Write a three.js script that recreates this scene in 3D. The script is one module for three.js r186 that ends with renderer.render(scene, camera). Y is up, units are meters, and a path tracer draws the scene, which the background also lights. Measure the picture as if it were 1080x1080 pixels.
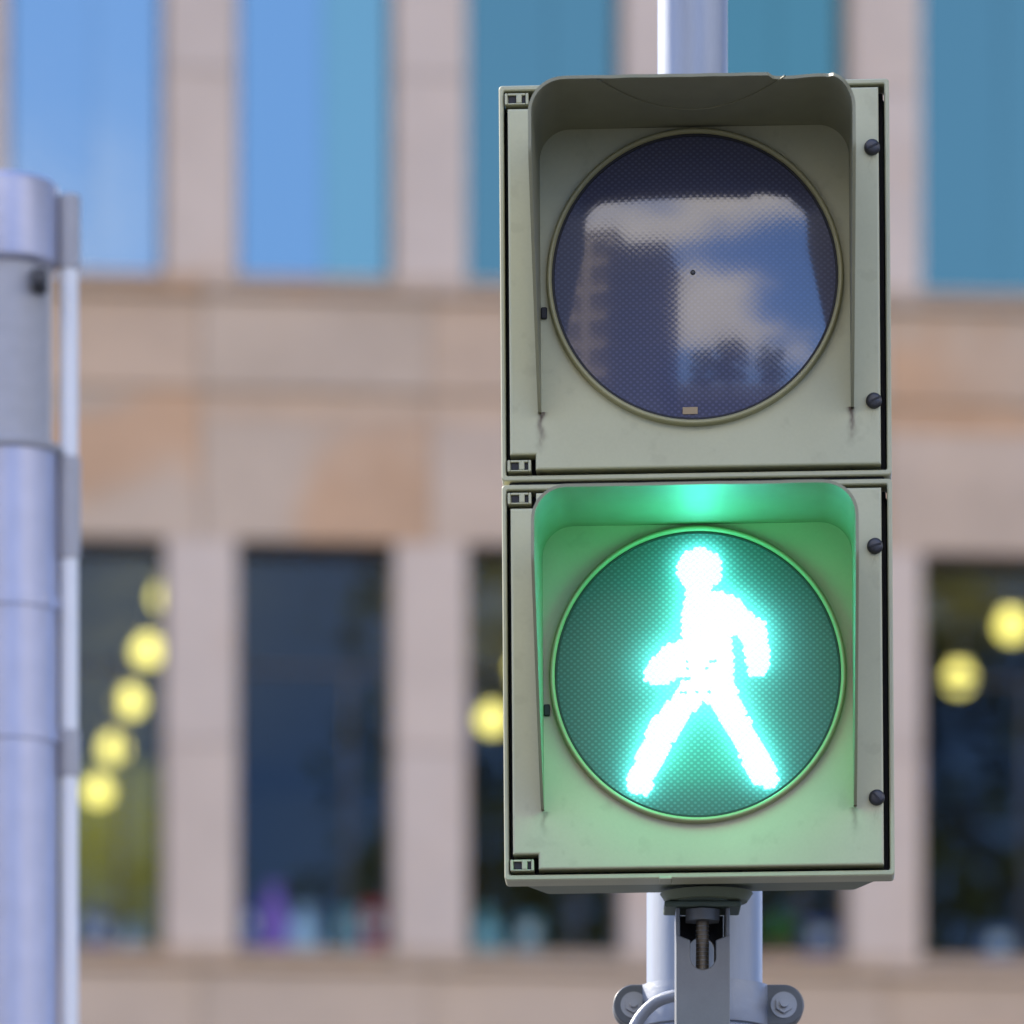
import * as THREE from 'three';
import { mergeGeometries } from 'three/addons/utils/BufferGeometryUtils.js';
import { RoundedBoxGeometry } from 'three/addons/geometries/RoundedBoxGeometry.js';
import { RectAreaLightUniformsLib } from 'three/addons/lights/RectAreaLightUniformsLib.js';
RectAreaLightUniformsLib.init();

// ---------------------------------------------------------------- camera, sky, sun, exposure
const scene = new THREE.Scene();
const K = 6860, EYE = 1.6, D = 4.5, HORIZON = 2035;          // focal length in picture units, eye height, distance to the signal
const camera = new THREE.PerspectiveCamera(2 * Math.atan(540 / K) * 180 / Math.PI, 1, 0.1, 900);
camera.position.set(0, EYE, D);
camera.setViewOffset(1080, 1080, 0, -(HORIZON - 540), 1080, 1080);   // rising front: the verticals stay upright
camera.focus = D; camera.userData.fStop = 8.8;

let seed = 7;
const rnd = () => { seed = (seed * 1664525 + 1013904223) % 4294967296; return seed / 4294967296; };
const hash = (x, y, z) => { let h = Math.imul(x, 374761393) + Math.imul(y, 668265263) + Math.imul(z, 2147483647 ^ 0x5bd1e995); h = Math.imul(h ^ (h >>> 13), 1274126177); return ((h ^ (h >>> 16)) >>> 0) / 4294967296; };
const sm = (t) => t * t * (3 - 2 * t), mix = (a, b, t) => a + (b - a) * t, clamp = (x, a = 0, b = 1) => Math.min(b, Math.max(a, x));
function noise(x, y, z = 0, wrap = 0) {
  const X = Math.floor(x), Y = Math.floor(y), Z = Math.floor(z), u = sm(x - X), v = sm(y - Y), w = sm(z - Z);
  const m = (a) => wrap ? ((a % wrap) + wrap) % wrap : a, h = (i, j, k) => hash(m(X + i), m(Y + j), Z + k);
  return mix(mix(mix(h(0, 0, 0), h(1, 0, 0), u), mix(h(0, 1, 0), h(1, 1, 0), u), v), mix(mix(h(0, 0, 1), h(1, 0, 1), u), mix(h(0, 1, 1), h(1, 1, 1), u), v), w);
}
function fbm(x, y, z = 0, oct = 4, wrap = 0) { let s = 0, a = 0.5, f = 1; for (let i = 0; i < oct; i++) { s += a * noise(x * f, y * f, z * f + i * 17, wrap * f); a *= 0.5; f *= 2; } return s / (1 - Math.pow(0.5, oct)); }
const sstep = (a, b, x) => sm(clamp((x - a) / (b - a)));

const SUN = new THREE.Vector3(-0.78, 0.62, -0.62).normalize();
{
  const W = 1024, H = 512, d = new Float32Array(W * H * 4);
  for (let j = 0; j < H; j++) for (let i = 0; i < W; i++) {
    const el = ((j + 0.5) / H - 0.5) * Math.PI, az = ((i + 0.5) / W - 0.5) * 2 * Math.PI;
    const x = Math.cos(el) * Math.cos(az), y = Math.sin(el), z = Math.cos(el) * Math.sin(az), e = Math.max(0, y);
    const t = Math.pow(e, 0.55);
    let c = [mix(0.25, 0.12, t), mix(0.49, 0.28, t), mix(1.0, 0.80, t)];
    const q = 1 / (e + 0.22), n = fbm(x * q * 1.25 + 48.25, z * q * 1.25 + 72.15, 0.4 + y * 2, 6), cov = sstep(0.45, 0.60, n) * sstep(0.0, 0.12, y);
    const body = mix(0.9, 1.5, fbm(x * q * 2.3 + 9, z * q * 2.3, 4, 4));
    c = [mix(c[0], 1.06 * body, cov), mix(c[1], 0.99 * body, cov), mix(c[2], 0.92 * body, cov)];
    if (y < 0) c = [0.3, 0.32, 0.36];
    d.set([...c, 1], (j * W + i) * 4);
  }
  const sky = new THREE.DataTexture(d, W, H, THREE.RGBAFormat, THREE.FloatType);
  sky.mapping = THREE.EquirectangularReflectionMapping; sky.magFilter = THREE.LinearFilter; sky.needsUpdate = true;
  scene.background = sky; scene.environment = sky;
}
const sun = new THREE.DirectionalLight(new THREE.Color().setRGB(1, 0.93, 0.82), 4.2);
sun.position.copy(SUN).multiplyScalar(60); sun.castShadow = true; sun.name = 'sun';
Object.assign(sun.shadow.camera, { left: -40, right: 40, top: 40, bottom: -40, near: 1, far: 160 }); sun.shadow.mapSize.set(2048, 2048);
scene.add(sun, sun.target);
const renderer = new THREE.WebGLRenderer({ antialias: true });
renderer.toneMapping = THREE.LinearToneMapping; renderer.toneMappingExposure = 2.25; renderer.shadowMap.enabled = true;

// ---------------------------------------------------------------- helpers
const names = {};
const numbered = (n) => { const k = names[n] = (names[n] ?? -1) + 1; return k ? `${n}_${String(k).padStart(3, '0')}` : n; };
function tag(o, label, category, group) { Object.assign(o.userData, { label, category }); if (group) o.userData.group = group; return o; }
function thing(name, label, category, group) { const o = new THREE.Group(); o.name = numbered(name); scene.add(o); return tag(o, label, category, group); }
function part(name, geo, mat, parent) {
  const m = new THREE.Mesh(Array.isArray(geo) ? join(geo) : geo, mat);
  m.name = parent ? name : numbered(name); m.castShadow = m.receiveShadow = true; (parent ?? scene).add(m); return m;
}
function structure(name, geo, mat) { const m = part(name, geo, mat); m.userData.kind = 'structure'; return m; }
function join(gs) { const all = gs.map((g) => { const f = g.index ? g.toNonIndexed() : g.clone(); for (const k of Object.keys(f.attributes)) if (!['position', 'normal', 'uv'].includes(k)) f.deleteAttribute(k); return f; }); return mergeGeometries(all); }
const rb = (w, h, d, r = 0.004, s = 2) => new RoundedBoxGeometry(w, h, d, s, Math.min(r, w / 2.01, h / 2.01, d / 2.01));
const bx = (x0, x1, y0, y1, z0, z1, r = 0.004, s = 1) => rb(x1 - x0, y1 - y0, z1 - z0, r, s).translate((x0 + x1) / 2, (y0 + y1) / 2, (z0 + z1) / 2);
const cyl = (r0, r1, h, n = 40, open = false) => new THREE.CylinderGeometry(r1, r0, h, n, 1, open);
const lathe = (pts, n = 48) => new THREE.LatheGeometry(pts.map(([x, y]) => new THREE.Vector2(x, y)), n);
function extrude(shape, depth, bevel = 0, seg = 2, curve = 24) { return new THREE.ExtrudeGeometry(shape, { depth, bevelEnabled: bevel > 0, bevelThickness: bevel, bevelSize: bevel, bevelOffset: -bevel, bevelSegments: seg, curveSegments: curve }); }
function rrect(w, h, r, cx = 0, cy = 0) {
  const s = new THREE.Shape(), x = cx - w / 2, y = cy - h / 2;
  s.moveTo(x + r, y); s.lineTo(x + w - r, y); s.absarc(x + w - r, y + r, r, -Math.PI / 2, 0); s.lineTo(x + w, y + h - r); s.absarc(x + w - r, y + h - r, r, 0, Math.PI / 2);
  s.lineTo(x + r, y + h); s.absarc(x + r, y + h - r, r, Math.PI / 2, Math.PI); s.lineTo(x, y + r); s.absarc(x + r, y + r, r, Math.PI, Math.PI * 1.5); return s;
}
function tex(w, h, fn, srgb = true) {
  const d = new Uint8Array(w * h * 4);
  for (let j = 0; j < h; j++) for (let i = 0; i < w; i++) { const c = fn((i + 0.5) / w, (j + 0.5) / h); for (let k = 0; k < 3; k++) d[(j * w + i) * 4 + k] = Math.round(clamp(srgb ? (c[k] <= 0.0031308 ? c[k] * 12.92 : 1.055 * Math.pow(c[k], 1 / 2.4) - 0.055) : c[k]) * 255); d[(j * w + i) * 4 + 3] = 255; }
  const t = new THREE.DataTexture(d, w, h); if (srgb) t.colorSpace = THREE.SRGBColorSpace;
  t.magFilter = THREE.LinearFilter; t.minFilter = THREE.LinearMipmapLinearFilter; t.wrapS = t.wrapT = THREE.RepeatWrapping; t.needsUpdate = true; return t;
}
const rgb = (r, g, b) => new THREE.Color().setRGB(r, g, b);
const std = (c, roughness, more = {}) => new THREE.MeshPhysicalMaterial({ color: rgb(...c), roughness, ...more });
// a place in the picture at depth z -> a place in the world
const at = (px, py, z) => new THREE.Vector3((px - 540) * (D - z) / K, EYE + (HORIZON - py) * (D - z) / K, z);
const scaled = (t, rx, ry, ox = 0, oy = 0) => { const c = t.clone(); c.repeat.set(rx, ry); c.offset.set(ox, oy); c.needsUpdate = true; return c; };

// ---------------------------------------------------------------- materials
const grainMap = tex(256, 256, (u, v) => { const n = fbm(u * 8, v * 8, 2, 5, 8), f = noise(u * 120, v * 120, 5, 120); const g = 0.84 + 0.14 * n + 0.05 * (f - 0.5); return [g, g, g * 0.985]; });
const stoneMap = tex(512, 512, (u, v) => {
  const a = fbm(u * 4, v * 9, 1, 5, 0), b = fbm(u * 3 + 5, v * 3, 8, 4, 0), c = fbm(u * 40, v * 40, 3, 3, 0), o = sstep(0.52, 0.72, fbm(u * 2.2 + 2, v * 2.6, 21, 4));
  const k = 0.78 + 0.28 * a + 0.10 * (c - 0.5);
  return [k * mix(0.90, 0.96, o), k * mix(0.85, 0.74, o) * mix(0.97, 1, b), k * mix(0.83, 0.58, o) * mix(0.92, 1.02, b)];
});
stoneMap.wrapS = stoneMap.wrapT = THREE.MirroredRepeatWrapping;
const pierMap = tex(256, 256, (u, v) => { const k = 0.82 + 0.2 * fbm(u * 3, v * 5, 6, 5) + 0.08 * (fbm(u * 30, v * 30, 3, 3) - 0.5), o = 0.6 * sstep(0.6, 0.75, fbm(u * 2, v * 3, 31, 4)); return [k * 0.92, k * mix(0.88, 0.8, o), k * mix(0.86, 0.7, o)]; });
pierMap.wrapS = pierMap.wrapT = THREE.MirroredRepeatWrapping;
const stoneBump = tex(256, 256, (u, v) => { const k = fbm(u * 14, v * 24, 4, 4, 0); return [k, k, k]; }, false);
stoneBump.wrapS = stoneBump.wrapT = THREE.MirroredRepeatWrapping;
const STONE = [[0.66, 0.51, 0.345], [0.67, 0.51, 0.34], [0.65, 0.51, 0.355], [0.68, 0.50, 0.325], [0.67, 0.52, 0.365], [0.72, 0.585, 0.455], [0.73, 0.585, 0.445]].map((c, i) => std(c, 0.85, { map: scaled(i > 4 ? pierMap : stoneMap, 0.31, 0.27, i * 0.37, i * 0.23), bumpMap: scaled(stoneBump, 0.5, 0.5, i * 0.3, i * 0.2), bumpScale: 0.006 }));
const M = {
  backing: std([0.30, 0.25, 0.21], 0.9), frame: std([0.05, 0.045, 0.045], 0.45), 
  glass: new THREE.MeshPhysicalMaterial({ color: rgb(0.86, 0.94, 0.92), roughness: 0, transmission: 1, thickness: 0, ior: 1.52 }),
  coat: [[0.40, 0.41, 0.36], [0.37, 0.40, 0.35], [0.34, 0.41, 0.29], [0.20, 0.27, 0.19], [0.18, 0.27, 0.18]].map((c) => std(c, 0.06, { metalness: 1, bumpMap: scaled(grainMap, 0.3, 0.3), bumpScale: 0.004 })),
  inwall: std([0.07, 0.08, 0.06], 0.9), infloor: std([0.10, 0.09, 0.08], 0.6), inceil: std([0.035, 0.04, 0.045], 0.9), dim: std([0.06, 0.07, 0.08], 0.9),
  rubber: std([0.018, 0.018, 0.022], 0.7), steel: std([0.42, 0.42, 0.43], 0.42, { metalness: 0.85, map: scaled(grainMap, 6, 6) }),
  screw: std([0.06, 0.06, 0.065], 0.45, { metalness: 0.6 }),
  galva: std([0.30, 0.33, 0.40], 0.42, { metalness: 0.25, map: scaled(grainMap, 3, 3), bumpMap: scaled(grainMap, 6, 10), bumpScale: 0.0006 }),
  plate: std([0.17, 0.175, 0.18], 0.5, { metalness: 0.45, map: scaled(grainMap, 9, 9), bumpMap: scaled(grainMap, 16, 16), bumpScale: 0.0004 }),
};

// ---------------------------------------------------------------- the ground
{
  const asphalt = std([0.055, 0.055, 0.058], 0.9, { map: scaled(grainMap, 60, 60), bumpMap: scaled(grainMap, 400, 400), bumpScale: 0.01 });
  const paving = std([0.07, 0.068, 0.066], 0.85, { map: scaled(grainMap, 30, 30) });
  structure('ground', new THREE.PlaneGeometry(700, 700).rotateX(-Math.PI / 2).translate(0, -0.02, 0), asphalt);
  structure('pavement', [bx(-60, 60, -0.015, 0.12, -14, 9, 0.02), bx(-60, 60, -0.015, 0.12, -44, -31, 0.02)], paving);
  structure('kerb', [bx(-60, 60, -0.015, 0.125, -14.3, -14.003, 0.02), bx(-60, 60, -0.015, 0.125, -30.997, -30.7, 0.02)], std([0.34, 0.33, 0.32], 0.85, { map: scaled(grainMap, 30, 2) }));
  for (const z of [-19.5, -25]) for (let k = 0; k < 20; k++) { /* lane dashes across the road */
    const m = structure('lane_marking', new THREE.PlaneGeometry(2, 0.14).rotateX(-Math.PI / 2).translate(-57 + k * 6, -0.012, z), std([0.75, 0.75, 0.73], 0.7)); }
}

// ---------------------------------------------------------------- the stone building across the street
const BA = 5.2 * Math.PI / 180, BD = 42, BS = BD / K;
const bY = (py) => EYE + (HORIZON - py) * BS;                      // height on the front at the middle of the picture
const PITCH = 1.4815, COL0 = -0.525, COLW = 0.46;
const LOW = [bY(1005), bY(575)], STOREY = bY(298) - LOW[0];
const building = thing('stone_building', 'pale sandstone office building with tall narrow windows between stone piers', 'building');
building.position.set(0, 0, D - BD); building.rotation.y = BA;
const K0 = -6, K1 = 7;                                              // piers from K0 to K1
const colX = (k) => COL0 + k * PITCH, X0 = colX(K0) - COLW / 2, X1 = colX(K1) + COLW / 2;
{
  const storeys = [-1, 0, 1, 2].map((n) => [LOW[0] + n * STOREY, LOW[1] + n * STOREY]);
  const TOP = storeys[3][1] + 1.9;
  // spandrels: courses of stone slabs, one slab to a bay, joints open
  const J = 0.004;
  const slab = (x0, x1, y0, y1, z1, tone) => {
    const g = bx(x0 + J / 2, x1 - J / 2, y0 + J / 2, y1 - J / 2, -0.06, z1, 0.006);
    planar(g, x0 * 1, y0);
    return part('stone_slab', g, STONE[tone], building);
  };
  const bands = [[0.12, storeys[0][0]], ...storeys.slice(0, 3).map((s, i) => [s[1], storeys[i + 1][0]]), [storeys[3][1], TOP]];
  bands.forEach(([y0, y1], bi) => {
    const H = y1 - y0, cuts = bi === 0 ? [0, 0.5, 1] : [0, 0.46, 0.57, 0.93, 1];
    for (let c = 0; c + 1 < cuts.length; c++) {
      const thin = bi > 0 && c === 1, ledge = bi > 0 && c === 3;
      for (let k = K0 - 1; k <= K1; k++) {
        const a = k < K0 ? X0 : colX(k), b = k === K1 ? X1 : colX(k + 1); if (b - a < 0.05) continue;
        slab(k === K0 - 1 ? X0 : a, k === K0 - 1 ? colX(K0) : b, y0 + H * cuts[c], y0 + H * cuts[c + 1], (thin ? -0.025 : ledge ? 0.05 : 0) + (hash(k, c, bi) - 0.5) * 0.006, Math.floor(hash(k + 9, c, bi * 3 + 1) * 5));
      }
    }
    part('spandrel_core', bx(X0 + 0.02, X1 - 0.02, y0 + 0.005, y1 - 0.005, -0.4, -0.065, 0.003), M.backing, building);
  });
  // piers of two stones each
  storeys.forEach(([y0, y1], si) => {
    for (let k = K0; k <= K1; k++) {
      const x = colX(k), pier = part('pier', bx(x - COLW / 2 + 0.03, x + COLW / 2 - 0.03, y0, y1, -0.36, -0.09, 0.004), M.backing, building);
      const h = (y1 - y0) / 2 + (hash(k, si, 5) - 0.5) * 0.1;
      for (const [a, b, n] of [[y0, y0 + h, 0], [y0 + h, y1, 1]]) {
        const g = bx(x - COLW / 2, x + COLW / 2, a + J / 2, b - J / 2, -0.34, 0.03 + (hash(k, si, n) - 0.5) * 0.006, 0.012, 2); planar(g, k * 0.7, a);
        part('pier_stone', g, STONE[5 + Math.floor(hash(k, si + 4, n + 7) * 2)], pier);
      }
    }
  });
  // windows
  const clear = 1;
  const fg = {};
  storeys.forEach(([y0, y1], si) => {
    for (let k = K0; k < K1; k++) {
      const xa = colX(k) + COLW / 2 - 0.02, xb = colX(k + 1) - COLW / 2 + 0.02, xm = (xa + xb) / 2, w = xb - xa, h = y1 - y0, t = 0.05;
      const bars = [bx(xa, xa + t, y0, y1, -0.33, -0.26), bx(xb - t, xb, y0, y1, -0.33, -0.26), bx(xa + t, xb - t, y0, y0 + t, -0.33, -0.26), bx(xa + t, xb - t, y1 - t, y1, -0.33, -0.26)];
      if (si <= clear) bars.push(bx(xa + t, xb - t, y0 + h * 0.70, y0 + h * 0.70 + 0.035, -0.32, -0.27), bx(xa + w * 0.70, xa + w * 0.70 + 0.03, y0 + t, y0 + h * 0.70, -0.32, -0.27));
      const f = part('window', bars, M.frame, building);
      const tilt = (hash(k, si, 31) - 0.5) * 0.012, tv = (hash(k, si, 37) - 0.5) * 0.02;
      const full = w - 2 * t + 0.01, ph = h - 2 * t + 0.01;
      if (si <= clear) part('pane', new THREE.PlaneGeometry(full, ph).rotateX(tv * 0.4).rotateY(tilt), M.glass, f).position.set(xm, (y0 + y1) / 2, -0.295);
      else for (const [a, b, n] of [[0, 0.56, 0], [0.565, 1, 1]]) {
        const g = new THREE.BoxGeometry(full * (b - a), ph, 0.006).rotateX(tv + n * 0.012).rotateY(tilt + n * 0.01); planar(g, k + n, si);
        part('pane', g, M.coat[k < -1 ? 0 : k === -1 ? 1 + n : 3 + (k & 1)], f).position.set(xm + full * ((a + b) / 2 - 0.5), (y0 + y1) / 2, -0.295);
      }
      const sg = bx(xa, xb, y0 - 0.05, y0 - 0.002, -0.34, 0.07, 0.012); planar(sg, k, y0); part('sill', sg, STONE[(k + 12) % 5], f);
    }
  });
  // rooms behind: floors, ceilings, side and back walls, roof
  const zB = -13.5, walls = [];
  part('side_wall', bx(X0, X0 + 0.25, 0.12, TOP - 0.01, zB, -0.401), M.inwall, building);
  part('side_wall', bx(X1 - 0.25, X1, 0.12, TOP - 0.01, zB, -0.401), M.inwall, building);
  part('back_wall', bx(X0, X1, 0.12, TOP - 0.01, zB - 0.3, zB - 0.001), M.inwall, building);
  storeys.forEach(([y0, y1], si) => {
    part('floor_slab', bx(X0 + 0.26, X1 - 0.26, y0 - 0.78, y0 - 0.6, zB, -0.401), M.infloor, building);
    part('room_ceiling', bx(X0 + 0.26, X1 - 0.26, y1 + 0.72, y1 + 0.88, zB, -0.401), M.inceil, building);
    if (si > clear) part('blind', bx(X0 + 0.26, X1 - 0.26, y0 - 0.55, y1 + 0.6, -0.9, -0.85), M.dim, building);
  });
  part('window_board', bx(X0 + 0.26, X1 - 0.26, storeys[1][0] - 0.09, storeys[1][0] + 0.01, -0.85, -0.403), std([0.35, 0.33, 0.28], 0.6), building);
  part('partition', bx(-5.4, -1.2, storeys[1][0] - 0.59, storeys[1][1] + 0.71, -12.2, -12.0), std([0.26, 0.29, 0.07], 0.9), building);
  part('roof', bx(X0 - 0.05, X1 + 0.05, TOP, TOP + 0.35, zB - 0.35, 0.12, 0.02), STONE[2], building);
}
function planar(g, ox, oy) { const p = g.attributes.position, u = g.attributes.uv, n = g.attributes.normal; for (let i = 0; i < p.count; i++) u.setXY(i, (Math.abs(n.getX(i)) > 0.7 ? p.getZ(i) : p.getX(i)) + ox * 1.7, (Math.abs(n.getY(i)) > 0.7 ? p.getZ(i) : p.getY(i)) + oy * 0.6); return g; }

// round ceiling lamps in the lit office behind the lower windows, three rows
{
  const glow = new THREE.MeshStandardMaterial({ color: rgb(0.9, 0.85, 0.6), emissive: rgb(1, 0.83, 0.19), emissiveIntensity: 1.0, roughness: 0.6 });
  const body = std([0.5, 0.5, 0.48], 0.5);
  const rows = [['by the grey post', -2.40, 5, 45.2], ['left of the signal head', 0.33, 3, 45.9], ['at the right edge', 3.55, 2, 46.2]];
  const ord = (i, n) => i === n - 1 ? 'farthest' : ['nearest', 'second', 'third', 'fourth'][i];
  rows.forEach(([where, x, n, from]) => {
    for (let i = 0; i < n; i++) {
      const dist = from + 1.93 * i, y = EYE + 9.3, px = x - 0.125 * 1.93 * i;
      const l = thing('ceiling_lamp', `round yellow ceiling lamp, ${ord(i, n)} of the row ${where}`, 'lamp', 'ceiling lamps in the office');
      l.position.set(px, y, D - dist);
      part('shade', lathe([[0.001, 0.10], [0.05, 0.10], [0.07, 0.085], [0.075, 0.06]], 28), body, l);
      part('rod', cyl(0.012, 0.012, 0.262, 10).translate(0, 0.231, 0), body, l);
      part('glowing_diffuser', new THREE.SphereGeometry(0.105, 28, 18).scale(1, 0.95, 1).translate(0, -0.045, 0), glow, l);
      const p = new THREE.PointLight(rgb(1, 0.82, 0.3), 0.55); p.position.set(0, -0.045, 0); p.shadow.radius = 4; l.add(p);
    }
  });
}

// things standing on the window board of the lit storey
{
  const topY = LOW[0] + 0.0105;
  const place = (o, px, zl = -0.62) => {
    const p = (px - 540) / K, x = (BD - zl) * p / (Math.cos(BA) - p * Math.sin(BA)), v = new THREE.Vector3(x, topY, zl);
    building.updateMatrixWorld(); building.localToWorld(v); o.position.copy(v); o.rotation.y = BA; return o;
  };
  const file = (px, c, w, h, label) => {
    const o = place(thing('box_file', label, 'box file', 'things on the window board'), px), m = std(c, 0.55);
    part('cover', [bx(-w / 2, -w / 2 + 0.006, 0, h, -0.14, 0.14, 0.002), bx(w / 2 - 0.006, w / 2, 0, h, -0.14, 0.14, 0.002), bx(-w / 2, w / 2, 0, h, 0.135, 0.145, 0.003)], m, o);
    part('paper', bx(-w / 2 + 0.01, w / 2 - 0.01, 0.004, h - 0.012, -0.13, 0.13, 0.002), std([0.7, 0.68, 0.62], 0.9), o);
    part('spine_label', bx(-w * 0.3, w * 0.3, h * 0.5, h * 0.8, 0.1452, 0.1475, 0.001), std([0.7, 0.7, 0.66], 0.8), o);
  };
  const vase = (px, c, r, h, label, kind = 'vase') => {
    const o = place(thing(kind, label, kind.replace('_', ' '), 'things on the window board'), px), m = std(c, 0.25, { clearcoat: 0.4 });
    part('body', lathe([[0.001, 0.001], [r * 0.62, 0.001], [r * 0.92, h * 0.2], [r, h * 0.42], [r * 0.75, h * 0.7], [r * 0.4, h * 0.84], [r * 0.42, h * 0.94], [r * 0.6, h]], 32), m, o);
    part('rim', new THREE.TorusGeometry(r * 0.6, r * 0.06, 8, 32).rotateX(Math.PI / 2).translate(0, h, 0), m, o);
  };
  file(104, [0.03, 0.04, 0.22], 0.13, 0.30, 'dark blue box file on the board of the window beside the grey post');
  file(120, [0.04, 0.05, 0.24], 0.09, 0.27, 'narrow dark blue box file beside the pale jug near the grey post');
  vase(148, [0.38, 0.48, 0.56], 0.13, 0.24, 'pale blue round jug on the board of the window beside the grey post');
  file(272, [0.04, 0.04, 0.30], 0.10, 0.36, 'deep blue box file left of the purple vase in the dark middle window');
  vase(297, [0.28, 0.08, 0.50], 0.12, 0.50, 'tall purple vase on the board of the dark middle window');
  vase(330, [0.42, 0.55, 0.64], 0.12, 0.36, 'pale grey blue vase between the purple vase and the teal file');
  file(376, [0.10, 0.36, 0.42], 0.14, 0.33, 'teal box file left of the red one in the dark middle window');
  file(402, [0.50, 0.03, 0.09], 0.14, 0.38, 'red box file at the right end of the dark middle window');
  vase(520, [0.22, 0.46, 0.50], 0.13, 0.36, 'pale teal vase in the window left of the signal head');
  file(565, [0.08, 0.20, 0.26], 0.15, 0.30, 'dull teal box file seen below the left of the signal head');
  file(872, [0.03, 0.05, 0.26], 0.20, 0.30, 'wide dark blue box file right of the green plant');
  file(1060, [0.05, 0.10, 0.24], 0.20, 0.26, 'slate blue box file in the window at the right edge');
  const o = place(thing('potted_plant', 'bright green potted plant in the window below the signal head', 'plant', 'things on the window board'), 832);
  part('pot', lathe([[0.001, 0.001], [0.07, 0.001], [0.09, 0.13], [0.1, 0.14], [0.095, 0.15], [0.08, 0.14], [0.001, 0.13]], 24), std([0.3, 0.14, 0.08], 0.8), o);
  const leaves = [];
  for (let i = 0; i < 220; i++) { const g = new THREE.CircleGeometry(0.03, 6).scale(0.5, 1, 1); const a = rnd() * 6.28, e = rnd() * 1.5, r = 0.05 + 0.1 * rnd(); g.rotateX(rnd() * 3).rotateY(rnd() * 6.28).translate(Math.cos(a) * Math.cos(e) * r, 0.19 + Math.sin(e) * r * 1.1, Math.sin(a) * Math.cos(e) * r); leaves.push(g); }
  for (let i = 0; i < 7; i++) leaves.push(cyl(0.004, 0.003, 0.12, 6).translate(0, 0.06, 0).rotateZ((rnd() - 0.5) * 0.9).rotateY(rnd() * 6).translate(0, 0.13, 0));
  part('foliage', leaves, std([0.10, 0.34, 0.05], 0.6), o);
}

// ---------------------------------------------------------------- what stands behind the camera and shows in the lens and the panes
function block(label, x0, x1, z0, z1, H, c, glassC, nx, ny) {
  const b = thing('office_block', label, 'building'), m = std(c, 0.8, { map: scaled(grainMap, 0.2, 0.2) }), g = std(glassC, 0.12, { specularIntensity: 1 });
  b.position.set((x0 + x1) / 2, 0, (z0 + z1) / 2);
  const w = x1 - x0, d = z1 - z0;
  part('wall', bx(-w / 2, w / 2, 0.1, H, -d / 2, d / 2, 0.05), m, b);
  part('roof', bx(-w / 2 - 0.3, w / 2 + 0.3, H + 0.002, H + 0.5, -d / 2 - 0.3, d / 2 + 0.3, 0.05), m, b);
  const pw = w / nx, ph = (H - 1.5) / ny, pane = rb(pw * 0.62, ph * 0.55, 0.06, 0.01, 1), sill = rb(pw * 0.7, 0.12, 0.24, 0.02, 1);
  for (let i = 0; i < nx; i++) for (let j = 0; j < ny; j++) {
    const q = part('window', pane, g, b); q.position.set(-w / 2 + pw * (i + 0.5), 1.5 + ph * (j + 0.5), -d / 2 - 0.02);
    const s = part('sill', sill, m, q); s.position.set(0, -ph * 0.3, -0.08);
  }
}
block('sunlit cream block behind the viewer, mirrored at the left of the upper lens', -32, -9.6, 38, 50, 17, [0.56, 0.47, 0.37], [0.05, 0.06, 0.08], 9, 6);
block('tall slate blue block behind the viewer, mirrored left of the lens centre', -9.5, -4.6, 36, 50, 14.5, [0.10, 0.12, 0.17], [0.04, 0.06, 0.10], 5, 8);
function tree(x, z, H, label, lean) {
  const t = thing('street_tree', label, 'tree', 'trees behind the viewer'); t.position.set(x, 0, z);
  const limbs = [new THREE.TubeGeometry(new THREE.CatmullRomCurve3([[0, 0, 0], [lean * 0.2, H * 0.25, 0], [lean * 0.5, H * 0.55, 0.1], [lean, H * 0.85, 0]].map((p) => new THREE.Vector3(...p))), 14, 0.2, 8)];
  const clumps = [];
  for (let i = 0; i < 26; i++) {
    const a = i * 2.4, e = 0.34 + 0.62 * rnd(), r = H * (0.10 + 0.16 * rnd()) * (1.15 - Math.abs(e - 0.6)), c = new THREE.Vector3(Math.cos(a) * r + lean * e, H * e, Math.sin(a) * r); clumps.push(c);
    if (i % 3 === 0) limbs.push(new THREE.TubeGeometry(new THREE.LineCurve3(new THREE.Vector3(lean * 0.5, H * Math.max(0.25, e - 0.25), 0), c), 2, 0.06, 5));
  }
  part('trunk', limbs, std([0.09, 0.07, 0.05], 0.9), t);
  const N = 5200, pos = new Float32Array(N * 9), nor = new Float32Array(N * 9), v = new THREE.Vector3(), q = new THREE.Quaternion(), nn = new THREE.Vector3();
  for (let i = 0; i < N; i++) {
    const c = clumps[i % clumps.length], R = H * 0.105 * Math.cbrt(rnd()), a = rnd() * 6.283, u = rnd() * 2 - 1, k = Math.sqrt(1 - u * u), s = 0.14 + 0.1 * rnd();
    q.set(rnd() - 0.5, rnd() - 0.5, rnd() - 0.5, rnd() - 0.5).normalize(); nn.set(0, 0, 1).applyQuaternion(q);
    [[-s * 0.6, -s, 0], [s * 0.6, -s, 0], [0, s, 0]].forEach((p, j) => { v.set(...p).applyQuaternion(q); pos.set([c.x + k * Math.cos(a) * R + v.x, c.y + u * R * 0.8 + v.y, c.z + k * Math.sin(a) * R + v.z], i * 9 + j * 3); nor.set(nn.toArray(), i * 9 + j * 3); });
  }
  const g = new THREE.BufferGeometry(); g.setAttribute('position', new THREE.BufferAttribute(pos, 3)); g.setAttribute('normal', new THREE.BufferAttribute(nor, 3));
  part('crown', g, std([0.06, 0.10, 0.03], 0.8), t);
}
tree(3.9, -2.6, 15, 'leafy street tree right of the signal and nearest to it, mirrored in the dark windows', 0.3);
tree(8.4, -3.2, 19, 'tall leafy street tree right of the signal, middle of the three by the road', -0.2);
tree(13.2, -3, 19, 'leafy street tree farthest right of the signal by the road', 0.3);
tree(1.5, 62, 9, 'small distant tree behind the viewer, right of the slate blue block', 0.3);
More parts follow.
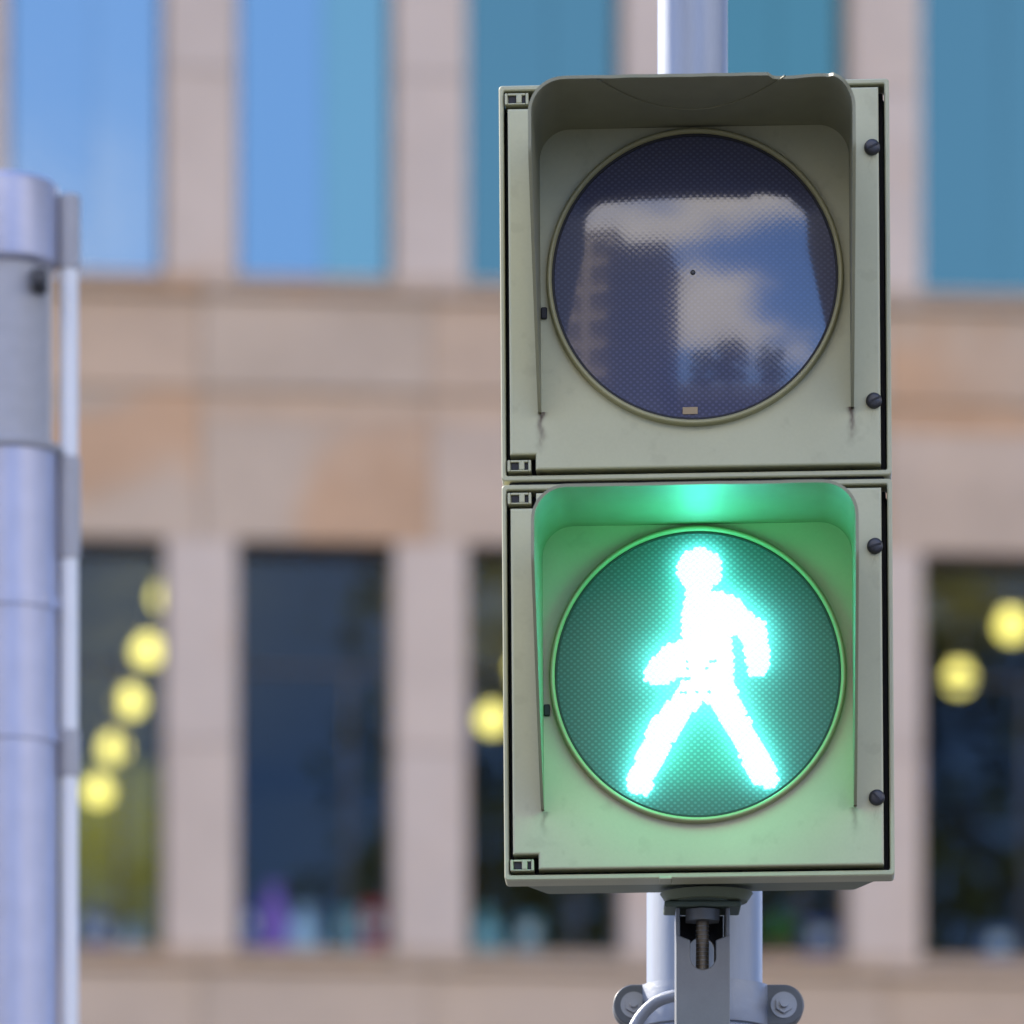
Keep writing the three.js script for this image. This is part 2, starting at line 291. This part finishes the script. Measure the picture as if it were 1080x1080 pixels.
tree(-2.2, 70, 8, 'small distant tree behind the viewer, close by the slate blue block', -0.3);
tree(8.5, 66, 8.5, 'small distant tree behind the viewer, well right of the slate blue block', -0.3);

// ---------------------------------------------------------------- slim grey post at the left, behind the signal
{
  const z = -1.8, d = D - z, S = d / K, c = at(6, HORIZON, z), post = thing('grey_post', 'blurred pale grey cylindrical post with a slim white pipe at the left edge', 'post');
  post.position.set(c.x, 0, z);
  const Y = (py) => EYE + (HORIZON - py) * S, R = 56 * S;
  const paint = std([0.46, 0.465, 0.58], 0.36, { metalness: 0.4, map: scaled(grainMap, 3, 20) }), grey = std([0.44, 0.43, 0.45], 0.45, { map: scaled(grainMap, 3, 3) }), white = std([0.80, 0.80, 0.80], 0.4);
  part('base_flange', lathe([[0.001, 0.12], [0.12, 0.12], [0.12, 0.14], [R + 0.012, 0.15], [R + 0.004, 0.2]], 40), paint, post);
  part('lower_tube', cyl(R, R, Y(478) - 0.15, 56).translate(0, (Y(478) + 0.15) / 2, 0), paint, post);
  for (const py of [640, 780, 1150]) part('joint_band', cyl(R + 0.0025, R + 0.0025, 0.012, 56).translate(0, Y(py), 0), paint, post);
  part('collar', lathe([[R - 0.004, Y(482)], [R + 0.004, Y(481)], [R + 0.005, Y(474)], [R - 0.006, Y(471)]], 56), grey, post);
  part('middle_tube', cyl(R - 0.007, R - 0.007, Y(286) - Y(474), 56).translate(0, (Y(286) + Y(474)) / 2, 0), grey, post);
  part('clamp_lug', [bx(0.028, 0.043, Y(318), Y(294), 0.022, 0.046, 0.004), cyl(0.006, 0.006, 0.012, 16).rotateX(Math.PI / 2).translate(0.036, Y(306), 0.05)], M.screw, post);
  part('cap', lathe([[0.001, Y(190)], [R * 0.7, Y(190.5)], [R - 0.005, Y(194)], [R, Y(200)], [R, Y(278)], [R - 0.003, Y(284)], [R - 0.009, Y(286)]].reverse(), 56), paint, post);
  const px = 67 * S, pr = 9.5 * S;
  const pipe = part('side_pipe', lathe([[pr, 0.125], [pr, Y(212)], [pr * 0.85, Y(207)], [0.001, Y(206)]], 28).translate(px, 0, 0.0), white, post);
  for (const [a, b] of [[206, 285], [482, 590], [770, 820]]) part('pipe_coupling', lathe([[pr + 0.0003, Y(b)], [pr + 0.0022, Y(b - 3)], [pr + 0.0022, Y(a + 3)], [pr + 0.0003, Y(a)]], 28).translate(px, 0, 0), grey, pipe);
  part('pipe_bracket', bx(0.04, px, Y(640) - 0.01, Y(640) + 0.01, -0.012, 0.003, 0.002), grey, post);
}

// ---------------------------------------------------------------- signal pole, clamp and cable
const ZP = -0.205;
{
  const pole = thing('signal_pole', 'galvanised steel pole carrying the pedestrian signal', 'pole'), S = (D - ZP) / K, c = at(743, HORIZON, ZP), Y = (py) => EYE + (HORIZON - py) * S;
  pole.position.set(c.x, 0, ZP);
  const R = 61 * S, R2 = 37 * S, dx = (730.5 - 743) * S, ys = Y(560);
  part('base_flange', lathe([[0.001, 0.12], [0.13, 0.12], [0.13, 0.14], [R + 0.012, 0.15], [R + 0.003, 0.22]], 48), M.galva, pole);
  part('lower_tube', cyl(R, R, ys - 0.15, 72).translate(0, (ys + 0.15) / 2, 0), M.galva, pole);
  part('reducer', lathe([[R, 0], [R, 0.01], [R2 + 0.004, 0.07], [R2 + 0.003, 0.1]], 48).translate(0, ys, 0), M.galva, pole);
  part('upper_tube', cyl(R2, R2, 1.55, 56).translate(dx, ys + 0.06 + 0.775, 0), M.galva, pole);
  part('pole_cap', lathe([[R2 + 0.002, 0], [R2 + 0.002, 0.02], [R2 * 0.7, 0.035], [0.001, 0.038]], 40).translate(dx, ys + 1.6, 0), M.rubber, pole);
  // two half clamps with rounded ears
  const cl = thing('pole_clamp', 'grey steel pipe clamp with rounded bolted ears at the bottom of the signal pole', 'clamp'); cl.position.copy(pole.position);
  const yb = Y(1041), yc = Y(1062), yl = Y(1084);
  part('band', lathe([[R + 0.0006, yl], [R + 0.0045, yl], [R + 0.0045, yb], [R + 0.0006, yb], [R + 0.0006, yl]], 64), M.galva, cl);
  for (const s of [-1, 1]) {
    const ex = (s < 0 ? 668 : 826), r = 21.5 * S, sh = new THREE.Shape(), cx = (ex - 743) * S;
    sh.moveTo(s * R * 1.0, yc - r); sh.lineTo(cx, yc - r); sh.absarc(cx, yc, r, -Math.PI / 2, Math.PI / 2, s < 0); sh.lineTo(s * R * 1.0, yc + r); sh.closePath();
    for (const zz of [0.004, -0.012]) part('ear', extrude(sh, 0.005, 0.0012, 2).translate(0, 0, zz), M.plate, cl);
    const bolt = part('bolt', [cyl(0.0065, 0.0065, 0.006, 6).rotateX(Math.PI / 2).translate(cx, yc, 0.0135), cyl(0.003, 0.003, 0.045, 14).rotateX(Math.PI / 2).translate(cx, yc, 0)], M.steel, cl);
    part('washer', cyl(0.0095, 0.0095, 0.0016, 24).rotateX(Math.PI / 2).translate(cx, yc, 0.0105), M.steel, bolt);
  }
}
const ZS = -0.062;
{
  const S = (D - ZS) / K, Y = (py) => EYE + (HORIZON - py) * S, c = at(741.5, HORIZON, ZS);
  const br = thing('mounting_bracket', 'grey slotted steel strap under the signal head in front of the pole', 'bracket'); br.position.set(c.x, 0, ZS);
  const w = 57 * S, yt = Y(956), y0 = Y(1175), yf = Y(990), s = new THREE.Shape(), hw = 13.5 * S, ha = Y(1009);
  s.moveTo(-w / 2, y0); s.lineTo(w / 2, y0); s.lineTo(w / 2, yf + 0.003); s.lineTo(hw, yf - 0.001); s.lineTo(hw, ha); s.absarc(0, ha, hw, 0, -Math.PI, true); s.lineTo(-hw, yf - 0.001); s.lineTo(-w / 2, yf + 0.003); s.closePath();
  part('strap', extrude(s, 0.0045, 0.001, 2).translate(0, 0, -0.0045), M.plate, br);
  for (const k of [-1, 1]) part('side_flange', bx(k < 0 ? -w / 2 : w / 2 - 0.003, k < 0 ? -w / 2 + 0.003 : w / 2, y0, yt, -0.045, -0.0046, 0.001), M.plate, br);
  const bs = new THREE.Shape(), bw = w / 2 - 0.0035; bs.moveTo(-bw, Y(1030)); bs.lineTo(bw, Y(1030)); bs.lineTo(bw, yt); bs.lineTo(-bw, yt); bs.closePath();
  const slot = new THREE.Path(), sa = Y(1012), sb = Y(992); slot.moveTo(-hw, sa); slot.absarc(0, sa, hw, Math.PI, Math.PI * 2); slot.lineTo(hw, sb); slot.absarc(0, sb, hw, 0, Math.PI); slot.closePath(); bs.holes.push(slot);
  part('back_web', extrude(bs, 0.003).translate(0, 0, -0.046), M.rubber, br);
  part('stand_off', bx(-0.015, 0.015, Y(1160), Y(1090), -0.0960, -0.0048, 0.002), M.plate, br);
  part('top_plate', [bx(-0.027, 0.027, yt + 0.0005, yt + 0.005, -0.045, -0.004, 0.0015), cyl(0.02, 0.02, 0.006, 36).translate(0, yt + 0.0078, -0.016)], std([0.09, 0.12, 0.09], 0.6), br);  // dark green is the housing paint with its shade painted in
  const bolt = part('hanging_bolt', [cyl(0.0045, 0.0045, 0.05, 20).translate(0, yt - 0.025, -0.0145), new THREE.SphereGeometry(0.0045, 16, 10).translate(0, yt - 0.05, -0.0145)], std([0.16, 0.13, 0.09], 0.5, { metalness: 0.5 }), br);
  part('nut', cyl(0.0135, 0.0135, 0.008, 6).translate(0, yt - 0.0045, -0.0145), M.plate, bolt);
  part('thread', Array.from({ length: 12 }, (_, i) => new THREE.TorusGeometry(0.0045, 0.0003, 5, 18).rotateX(Math.PI / 2).translate(0, yt - 0.012 - i * 0.003, -0.0145)), M.steel, bolt);
  const P = (px, py, zz) => at(px, py, zz), cab = part('signal_cable', new THREE.TubeGeometry(new THREE.CatmullRomCurve3([P(655, 1130, -0.13), P(664, 1096, -0.13), P(676, 1072, -0.13), P(692, 1057, -0.128), P(710, 1050.5, -0.122), P(732, 1050, -0.114), P(742, 1049, -0.108)]), 60, 0.0044, 16), M.galva);
  tag(cab, 'curved grey cable looping out from behind the slotted strap', 'cable');
}

// ---------------------------------------------------------------- the pedestrian signal head
const s0 = D / K;                                                    // metres to one picture unit on the door plane
const head = thing('pedestrian_signal', 'weathered grey green two lamp pedestrian signal showing a lit walking figure', 'traffic signal');
head.position.copy(at(734.5, 503, 0)); head.rotation.set(0, -2.4 * Math.PI / 180, 0.42 * Math.PI / 180);
const doorMap = (k) => tex(512, 512, (u, v) => {
  const x = (u - 0.5) * 420, y = (v - 0.5) * 420, n = fbm(u * 5 + k * 9, v * 5, 3 + k, 5), f = noise(u * 200, v * 200, k), m = fbm(u * 22, v * 22 + k * 4, 9, 4);
  let g = 0.86 + 0.14 * n + 0.03 * (f - 0.5);
  // run-off streaks under the two ends of the visor, and grime spots
  let dirt = 0.10 * sstep(0.62, 0.8, m);
  for (const [sx, len] of [[-164, k ? 26 : 44], [164, k ? 30 : 42]]) { const wob = (noise(y * 0.08, sx) - 0.5) * 5, along = clamp((-140 - y) / len); if (y < -138 && along < 1) dirt = Math.max(dirt, (k ? 0.7 : 1.3) * Math.exp(-Math.pow((x - sx - wob) / (2.6 + 2.5 * noise(y * 0.2, 3)), 2)) * (1 - along) * (0.55 + 0.6 * noise(x * 0.6, y * 0.25))); }
  for (const sy of [130, -135]) { const dx = x - 186, dy = y - sy; if (dy < 0 && dy > -34) dirt = Math.max(dirt, 0.4 * Math.exp(-dx * dx / 14) * (1 + dy / 34) * noise(x, y * 0.3)); }
  return [mix(0.475, 0.13, dirt) * g, mix(0.47, 0.10, dirt) * g, mix(0.30, 0.06, dirt) * g];
});
const fit = (t) => { t.repeat.set(1 / (420 * s0), 1 / (420 * s0)); t.offset.set(0.5, 0.5); return t; };
const paintLook = { metalness: 0, clearcoat: 0.12, clearcoatRoughness: 0.35, bumpMap: scaled(grainMap, 14, 14), bumpScale: 0.0002 };
const shellMat = std([0.45, 0.445, 0.29], 0.5, { ...paintLook, map: scaled(grainMap, 8, 8) });
const shadedRearMat = std([0.15, 0.18, 0.11], 0.55, { ...paintLook, map: scaled(grainMap, 8, 8) });  // housing paint made darker and greener: shade of the underside put into the colour
const shadedVisorMat = std([0.25, 0.245, 0.155], 0.55, { ...paintLook, map: scaled(grainMap, 7, 7) });  // same paint as the housing, darkened to carry the shade under the visor
const hexBump = tex(128, 128, (u, v) => {           // one cell of the lens's staggered beads
  let best = 9; for (const [cx, cy] of [[0, 0], [1, 0], [0, 1], [1, 1], [0.5, 0.5]]) { const dx = (u - cx), dy = (v - cy) * 1.15; best = Math.min(best, Math.hypot(dx, dy)); }
  const k = clamp(1 - best / 0.5); return [k, k, k];
}, false);
const CELL = [7.2 * s0, 6.3 * s0];
const bead = (() => { const t = hexBump.clone(); t.repeat.set(1 / CELL[0], 1 / CELL[1]); t.needsUpdate = true; return t; })();
const beadTint = (() => { const t = tex(128, 128, (u, v) => { let best = 9; for (const [cx, cy] of [[0, 0], [1, 0], [0, 1], [1, 1], [0.5, 0.5]]) best = Math.min(best, Math.hypot(u - cx, (v - cy) * 1.15)); const k = 0.62 + 0.38 * sstep(0.30, 0.12, best); return [k, k, k]; }); t.repeat.set(1 / CELL[0], 1 / CELL[1]); return t; })();
const darkLens = new THREE.MeshPhysicalMaterial({ color: rgb(0.085, 0.09, 0.165), map: beadTint, roughness: 0.10, ior: 1.75, clearcoat: 0.9, clearcoatRoughness: 0.05, bumpMap: bead, bumpScale: 0.00002 });
const clearLens = new THREE.MeshPhysicalMaterial({ color: rgb(0.66, 0.90, 0.94), map: beadTint, roughness: 0.5, transmission: 0.9, thickness: 0, ior: 1.5, clearcoat: 0.8, clearcoatRoughness: 0.08, bumpMap: bead, bumpScale: 0.00006 });

const U = (n) => n * s0;
const RL = 152, SL = 9 * Math.PI / 180, RS = U(RL) / Math.sin(SL);
function capGeo() {
  const pts = []; for (let i = 0; i <= 40; i++) { const a = SL * (1 - i / 40); pts.push([Math.max(1e-5, RS * Math.sin(a)), RS * (Math.cos(a) - Math.cos(SL))]); }
  const g = lathe(pts, 96).rotateX(Math.PI / 2), p = g.attributes.position, uv = g.attributes.uv; for (let i = 0; i < p.count; i++) uv.setXY(i, p.getX(i), p.getY(i)); return g;
}
function visorGeo(k) {
  const T = 3.2, F = U(186), hw = 163, top = 159, r = 33, low = -141, path = [];
  const push = (u, v, nx, ny) => path.push([u, v, nx, ny]);
  for (let i = 0; i <= 40; i++) push(-hw, mix(low, top - r, i / 40), -1, 0);
  for (let i = 1; i < 12; i++) { const a = Math.PI - i / 12 * Math.PI / 2; push(-hw + r + r * Math.cos(a), top - r + r * Math.sin(a), Math.cos(a), Math.sin(a)); }
  for (let i = 0; i <= 60; i++) push(mix(-hw + r, hw - r, i / 60), top, 0, 1);
  for (let i = 1; i < 12; i++) { const a = Math.PI / 2 - i / 12 * Math.PI / 2; push(hw - r + r * Math.cos(a), top - r + r * Math.sin(a), Math.cos(a), Math.sin(a)); }
  for (let i = 0; i <= 40; i++) push(hw, mix(top - r, low, i / 40), 1, 0);
  const reach = (u, v) => {
    let f = v > 85 ? 1 : 0.06 + 0.94 * Math.pow(clamp((v - low) / (85 - low)), 0.9);
    if (v > 120) { if (!k) { if (u > 78 && u < 140) f -= 0.075 * sstep(78, 84, u) * (1 - 0.45 * sstep(100, 140, u)); f += 0.03 * sstep(132, 150, u) * sstep(162, 152, u); } f += 0.012 * (noise(u * 0.05, k * 7) - 0.5); }
    return f * F;
  };
  const ND = 8, pos = [], uv = [], idx = [], n = path.length, surf = (off) => { const base = pos.length / 3; path.forEach(([u, v, nx, ny], i) => { const d = reach(u, v); for (let j = 0; j <= ND; j++) { const t = j / ND, fl = 1 + 0.012 * t * d / F; pos.push(U((u + nx * off) * fl), U((v + ny * off) * (1 + 0.006 * t * d / F)), -0.0012 + d * t); uv.push(i * 0.004, t * 0.13); } }); return base; };
  const a = surf(0), b = surf(T), id = (base, i, j) => base + i * (ND + 1) + j;
  for (let i = 0; i + 1 < n; i++) {
    for (let j = 0; j < ND; j++) { idx.push(id(a, i, j), id(a, i, j + 1), id(a, i + 1, j), id(a, i + 1, j), id(a, i, j + 1), id(a, i + 1, j + 1)); idx.push(id(b, i, j), id(b, i + 1, j), id(b, i, j + 1), id(b, i + 1, j), id(b, i + 1, j + 1), id(b, i, j + 1)); }
  }
  const rim = (base) => { const o = pos.length / 3; path.forEach(([u, v], i) => { for (const q of [a, b]) { const m = id(q, i, ND) * 3; pos.push(pos[m], pos[m + 1], pos[m + 2]); uv.push(i * 0.004, q === a ? 0 : 0.004); } }); for (let i = 0; i + 1 < n; i++) idx.push(o + i * 2, o + i * 2 + 1, o + i * 2 + 2, o + i * 2 + 2, o + i * 2 + 1, o + i * 2 + 3); };
  rim();
  const g = new THREE.BufferGeometry(); g.setAttribute('position', new THREE.Float32BufferAttribute(pos, 3)); g.setAttribute('uv', new THREE.Float32BufferAttribute(uv, 2)); g.setIndex(idx); g.computeVertexNormals(); return g;
}
function loftShell(w0, h0, w1, h1, z0, z1, r) {
  const ring = (w, h, z, rr) => rrect(w, h, rr).getPoints(8).map((p) => [p.x, p.y, z]);
  const rings = [ring(w0, h0, z0, r), ring(w0, h0, mix(z0, z1, 0.15), r), ring(mix(w0, w1, 0.25), mix(h0, h1, 0.25), mix(z0, z1, 0.3), r), ring(w1, h1, mix(z0, z1, 0.9), r), ring(w1 - 0.012, h1 - 0.012, z1, r)];
  const pos = [], idx = [], n = rings[0].length; rings.forEach((q) => q.forEach((p) => pos.push(...p)));
  for (let k = 0; k + 1 < rings.length; k++) for (let i = 0; i < n; i++) { const j = (i + 1) % n, A = k * n + i, B = k * n + j, C = A + n, E = B + n; idx.push(A, C, B, B, C, E); }
  const c = pos.length / 3; pos.push(0, 0, z1); for (let i = 0; i < n; i++) idx.push((rings.length - 1) * n + i, c, (rings.length - 1) * n + (i + 1) % n);
  const g = new THREE.BufferGeometry(); g.setAttribute('position', new THREE.Float32BufferAttribute(pos, 3)); g.setAttribute('uv', new THREE.Float32BufferAttribute(pos.flatMap((_, i) => i % 3 ? [] : [pos[i] + pos[i + 2], pos[i + 1]]), 2)); g.setIndex(idx); const f = g.toNonIndexed(); f.computeVertexNormals(); return f;
}
function section(k, cv) {                                            // k 0: dark upper lamp, 1: lit lower lamp
  const y = U(cv), LY = k ? 4 : 1;
  // body rim with the open front, and the tapering rear shell
  const o = rrect(U(412), U(418), U(4)), inn = rrect(U(402), U(407), U(2)); o.holes.push(new THREE.Path(inn.getPoints()));
  const body = part('housing', [extrude(o, 0.026, 0.0008, 1).translate(0, y, -0.030)], shellMat, head);
  part('rear_shell', loftShell(U(404), U(409), U(352), U(402), -0.0301, -0.105, U(14)).translate(0, y, 0), shadedRearMat, body);
  part('gasket', extrude(rrect(U(400), U(405), U(2)), 0.004).translate(0, y, -0.0295), M.rubber, body);
  // door with notched hinge corners and the round opening
  const L = -196.5, R = 194.5, B = -198.5, T = 199, nw = 27, nh = 16, sh = new THREE.Shape();
  sh.moveTo(U(L + nw), U(B)); sh.lineTo(U(R), U(B)); sh.lineTo(U(R), U(T)); sh.lineTo(U(L + nw), U(T)); sh.lineTo(U(L + nw), U(T - nh)); sh.lineTo(U(L), U(T - nh)); sh.lineTo(U(L), U(B + nh)); sh.lineTo(U(L + nw), U(B + nh)); sh.closePath();
  const hole = new THREE.Path(); hole.absarc(0, U(LY), U(154), 0, Math.PI * 2, true); sh.holes.push(hole);
  const door = part('door', extrude(sh, 0.016, 0.0016, 3, 72).translate(0, y, -0.0176), std([1, 1, 1], 0.48, { ...paintLook, map: (() => { const t = fit(doorMap(k)); return t; })() }), head);
  // hinge clips in the notches
  for (const sv of [T - nh / 2 + 3, B + nh / 2 - 3]) {
    const h = part('hinge_clip', [bx(U(L - 3), U(L + nw - 5), -U(6), U(6), -0.022, -0.0045, 0.0008).translate(0, y + U(sv), 0), bx(U(L + 9), U(L + 15), -U(4.6), U(4.6), -0.0044, -0.0012, 0.0008).translate(0, y + U(sv), 0), bx(U(L + nw - 8), U(L + nw - 5), -U(6), U(6), -0.0044, -0.0012, 0.0006).translate(0, y + U(sv), 0), bx(U(L - 3), U(L), -U(6), U(6), -0.0044, -0.0012, 0.0006).translate(0, y + U(sv), 0), bx(U(L), U(L + nw - 8), U(3.6), U(6), -0.0044, -0.0014, 0.0006).translate(0, y + U(sv), 0), bx(U(L), U(L + nw - 8), -U(6), -U(4.4), -0.0044, -0.0014, 0.0006).translate(0, y + U(sv), 0)], shellMat, door);
    part('hinge_pin', [bx(U(L + 1), U(L + 9), -U(4), U(3.4), -0.0044, -0.0030, 0.0004).translate(0, y + U(sv), 0), bx(U(L + 15), U(L + nw - 8), -U(4), U(3.4), -0.0044, -0.0030, 0.0004).translate(0, y + U(sv), 0)], M.rubber, h);
  }
  for (const sv of [k ? 137 : 135, k ? -128 : -132]) {
    const sc = part('screw', lathe([[0.0001, 0.0042], [0.0034, 0.0040], [0.0052, 0.0028], [0.0056, 0.0004], [0.0056, -0.001]].reverse(), 28).rotateX(Math.PI / 2).translate(U(187.5), y + U(sv), 0), M.screw, door);
    part('screw_slot', bx(-0.0042, 0.0042, -0.0007, 0.0007, 0.0036, 0.0045, 0.0002).rotateZ(0.5 + k + sv).translate(U(187.5), y + U(sv), 0), M.rubber, sc);
  }
  // bezel and lens
  const lz = 0.0015;
  const bez = part('bezel', lathe([[U(150.5), 0.0006], [U(151), 0.0042], [U(152.5), 0.0060], [U(154.8), 0.0062], [U(156.6), 0.0046], [U(157), -0.001]], 120).rotateX(Math.PI / 2).translate(0, y + U(LY), 0), std([0.34, 0.32, 0.17], 0.4, { map: scaled(grainMap, 4, 1) }), door);
  part('gasket_ring', new THREE.TorusGeometry(U(150), 0.0012, 8, 120).translate(0, y + U(LY), lz + 0.0006), M.rubber, bez);
  part('lens_clip', bx(-0.0022, 0.0022, -0.004, 0.004, -0.001, 0.003, 0.001).translate(U(-159.5), y + U(LY - 35), 0), M.rubber, door);
  const lens = part('lens', capGeo().translate(0, y + U(LY), lz), k ? clearLens : darkLens, head);
  lens.userData.label = k ? 'lit lens glowing green around the figure' : 'dark unlit lens mirroring the sky';
  const sag = RS * (1 - Math.cos(SL));
  if (!k) {
    part('lens_nib', new THREE.SphereGeometry(0.0018, 14, 10).scale(1, 1, 0.5).translate(U(-2), y + U(LY + 2), lz + sag), M.screw, lens);
    part('maker_mark', bx(-0.0052, 0.0052, -0.0024, 0.0024, 0, 0.0008, 0.0003).rotateX(0.15).translate(U(-6), y + U(LY - 141), lz + 0.0012), std([0.36, 0.27, 0.16], 0.7), lens);
  }
  // visor with a moulded arc on its underside
  const visor = part('visor', visorGeo(k).translate(0, y + U(LY), 0), shadedVisorMat, door);
  const arc = []; for (let i = 0; i <= 40; i++) { const t = i / 40 * 2 - 1; arc.push(new THREE.Vector3(U(96 * t), y + U(LY + 159), U(186) * (0.985 - 0.62 * (1 - t * t)))); }
  if (!k) part('moulded_rib', new THREE.TubeGeometry(new THREE.CatmullRomCurve3(arc), 60, 0.0006, 8), shadedVisorMat, visor);
  if (k) {
    part('lamp_cup', lathe([[0.0001, -0.034], [U(120), -0.034], [U(146), -0.026], [U(150), -0.002]], 72).rotateX(Math.PI / 2).translate(0, y + U(LY), 0), std([0.10, 0.16, 0.14], 0.6), lens);
    const outline = [[300, 215], [300, 250], [285, 310], [285, 400], [215, 432], [140, 522], [145, 565], [215, 582], [270, 545], [300, 550], [250, 622], [165, 720], [110, 850], [72, 940], [80, 985], [150, 1002], [185, 930], [235, 815], [300, 720], [358, 645], [388, 650], [440, 730], [500, 850], [548, 955], [625, 982], [652, 945], [620, 855], [560, 755], [510, 650], [483, 570], [480, 480], [476, 390], [500, 385], [520, 430], [530, 500], [545, 548], [600, 545], [624, 490], [603, 345], [545, 305], [500, 255], [440, 225]].map(([a, b]) => [640 + a / 3.6 - 736, 712 - (560 + b / 3.6)]);
    const inside = (x, yy) => { if (Math.hypot(x - 2.6, yy - 112) < 23.5) return true; let c = false; for (let i = 0, j = outline.length - 1; i < outline.length; j = i++) { const [xi, yi] = outline[i], [xj, yj] = outline[j]; if ((yi > yy) !== (yj > yy) && x < (xj - xi) * (yy - yi) / (yj - yi) + xi) c = !c; } return c; };
    const dot = new THREE.SphereGeometry(U(2.75), 8, 4, 0, Math.PI * 2, 0, Math.PI / 2).rotateX(Math.PI / 2).scale(1, 1, 0.6), dots = [];
    const zf = lz - 0.006; let row = 0;
    for (let v = -150; v < 150; v += 3.6, row++) for (let u = -150 + (row % 2) * 2.1; u < 150; u += 4.2) {
      const ju = u + (rnd() - 0.5) * 1.2, jv = v + (rnd() - 0.5) * 1.2; if (!inside(ju, jv)) continue;
      if (Math.hypot(u + 1, v - 2) < 26 && rnd() < 0.05) continue;
      dots.push(dot.clone().translate(U(ju), y + U(LY + jv), zf));
    }
    const fig = part('lit_walking_figure', dots, new THREE.MeshStandardMaterial({ color: rgb(0.7, 0.9, 0.85), emissive: rgb(0.19, 1, 0.92), emissiveIntensity: 5.5, roughness: 0.5 }), lens);
    fig.userData.label = 'white cyan walking figure of many small lights';
    part('figure_board', new THREE.CircleGeometry(U(148.5), 72).translate(0, y + U(LY), zf - 0.0006), std([0.05, 0.10, 0.09], 0.7), lens);
    const light = new THREE.RectAreaLight(rgb(0.05, 1, 0.55), 0.4, U(60), U(230)); light.position.set(U(0), y + U(LY), zf + 0.003); light.rotation.y = Math.PI; head.add(light);
    for (const [lu, lv] of [[2, 100], [0, 30], [-45, -80], [48, -80]]) { const p = new THREE.PointLight(rgb(0.04, 1, 0.42), 0.0046); p.position.set(U(lu), y + U(LY + lv), lz + sag + 0.042); head.add(p); }
  }
}
section(0, 209); section(1, -213);
// divider between the two sections, lug plates below
part('joint_strip', bx(-U(198), U(198), U(-3.2), U(-0.6), -0.025, -0.008, 0.0006), M.rubber, head);
part('drain_tab', bx(-U(18), U(-4), U(-423.5), U(-419.5), -0.02, -0.002, 0.001).translate(-U(25), 0, 0), shellMat, head);
part('bottom_boss', cyl(U(44), U(50), 0.006, 40).translate(U(6), U(-425), -0.080), shadedRearMat, head);
scene.traverse((o) => { if (o.isLight) o.castShadow = true; });
renderer.render(scene, camera);
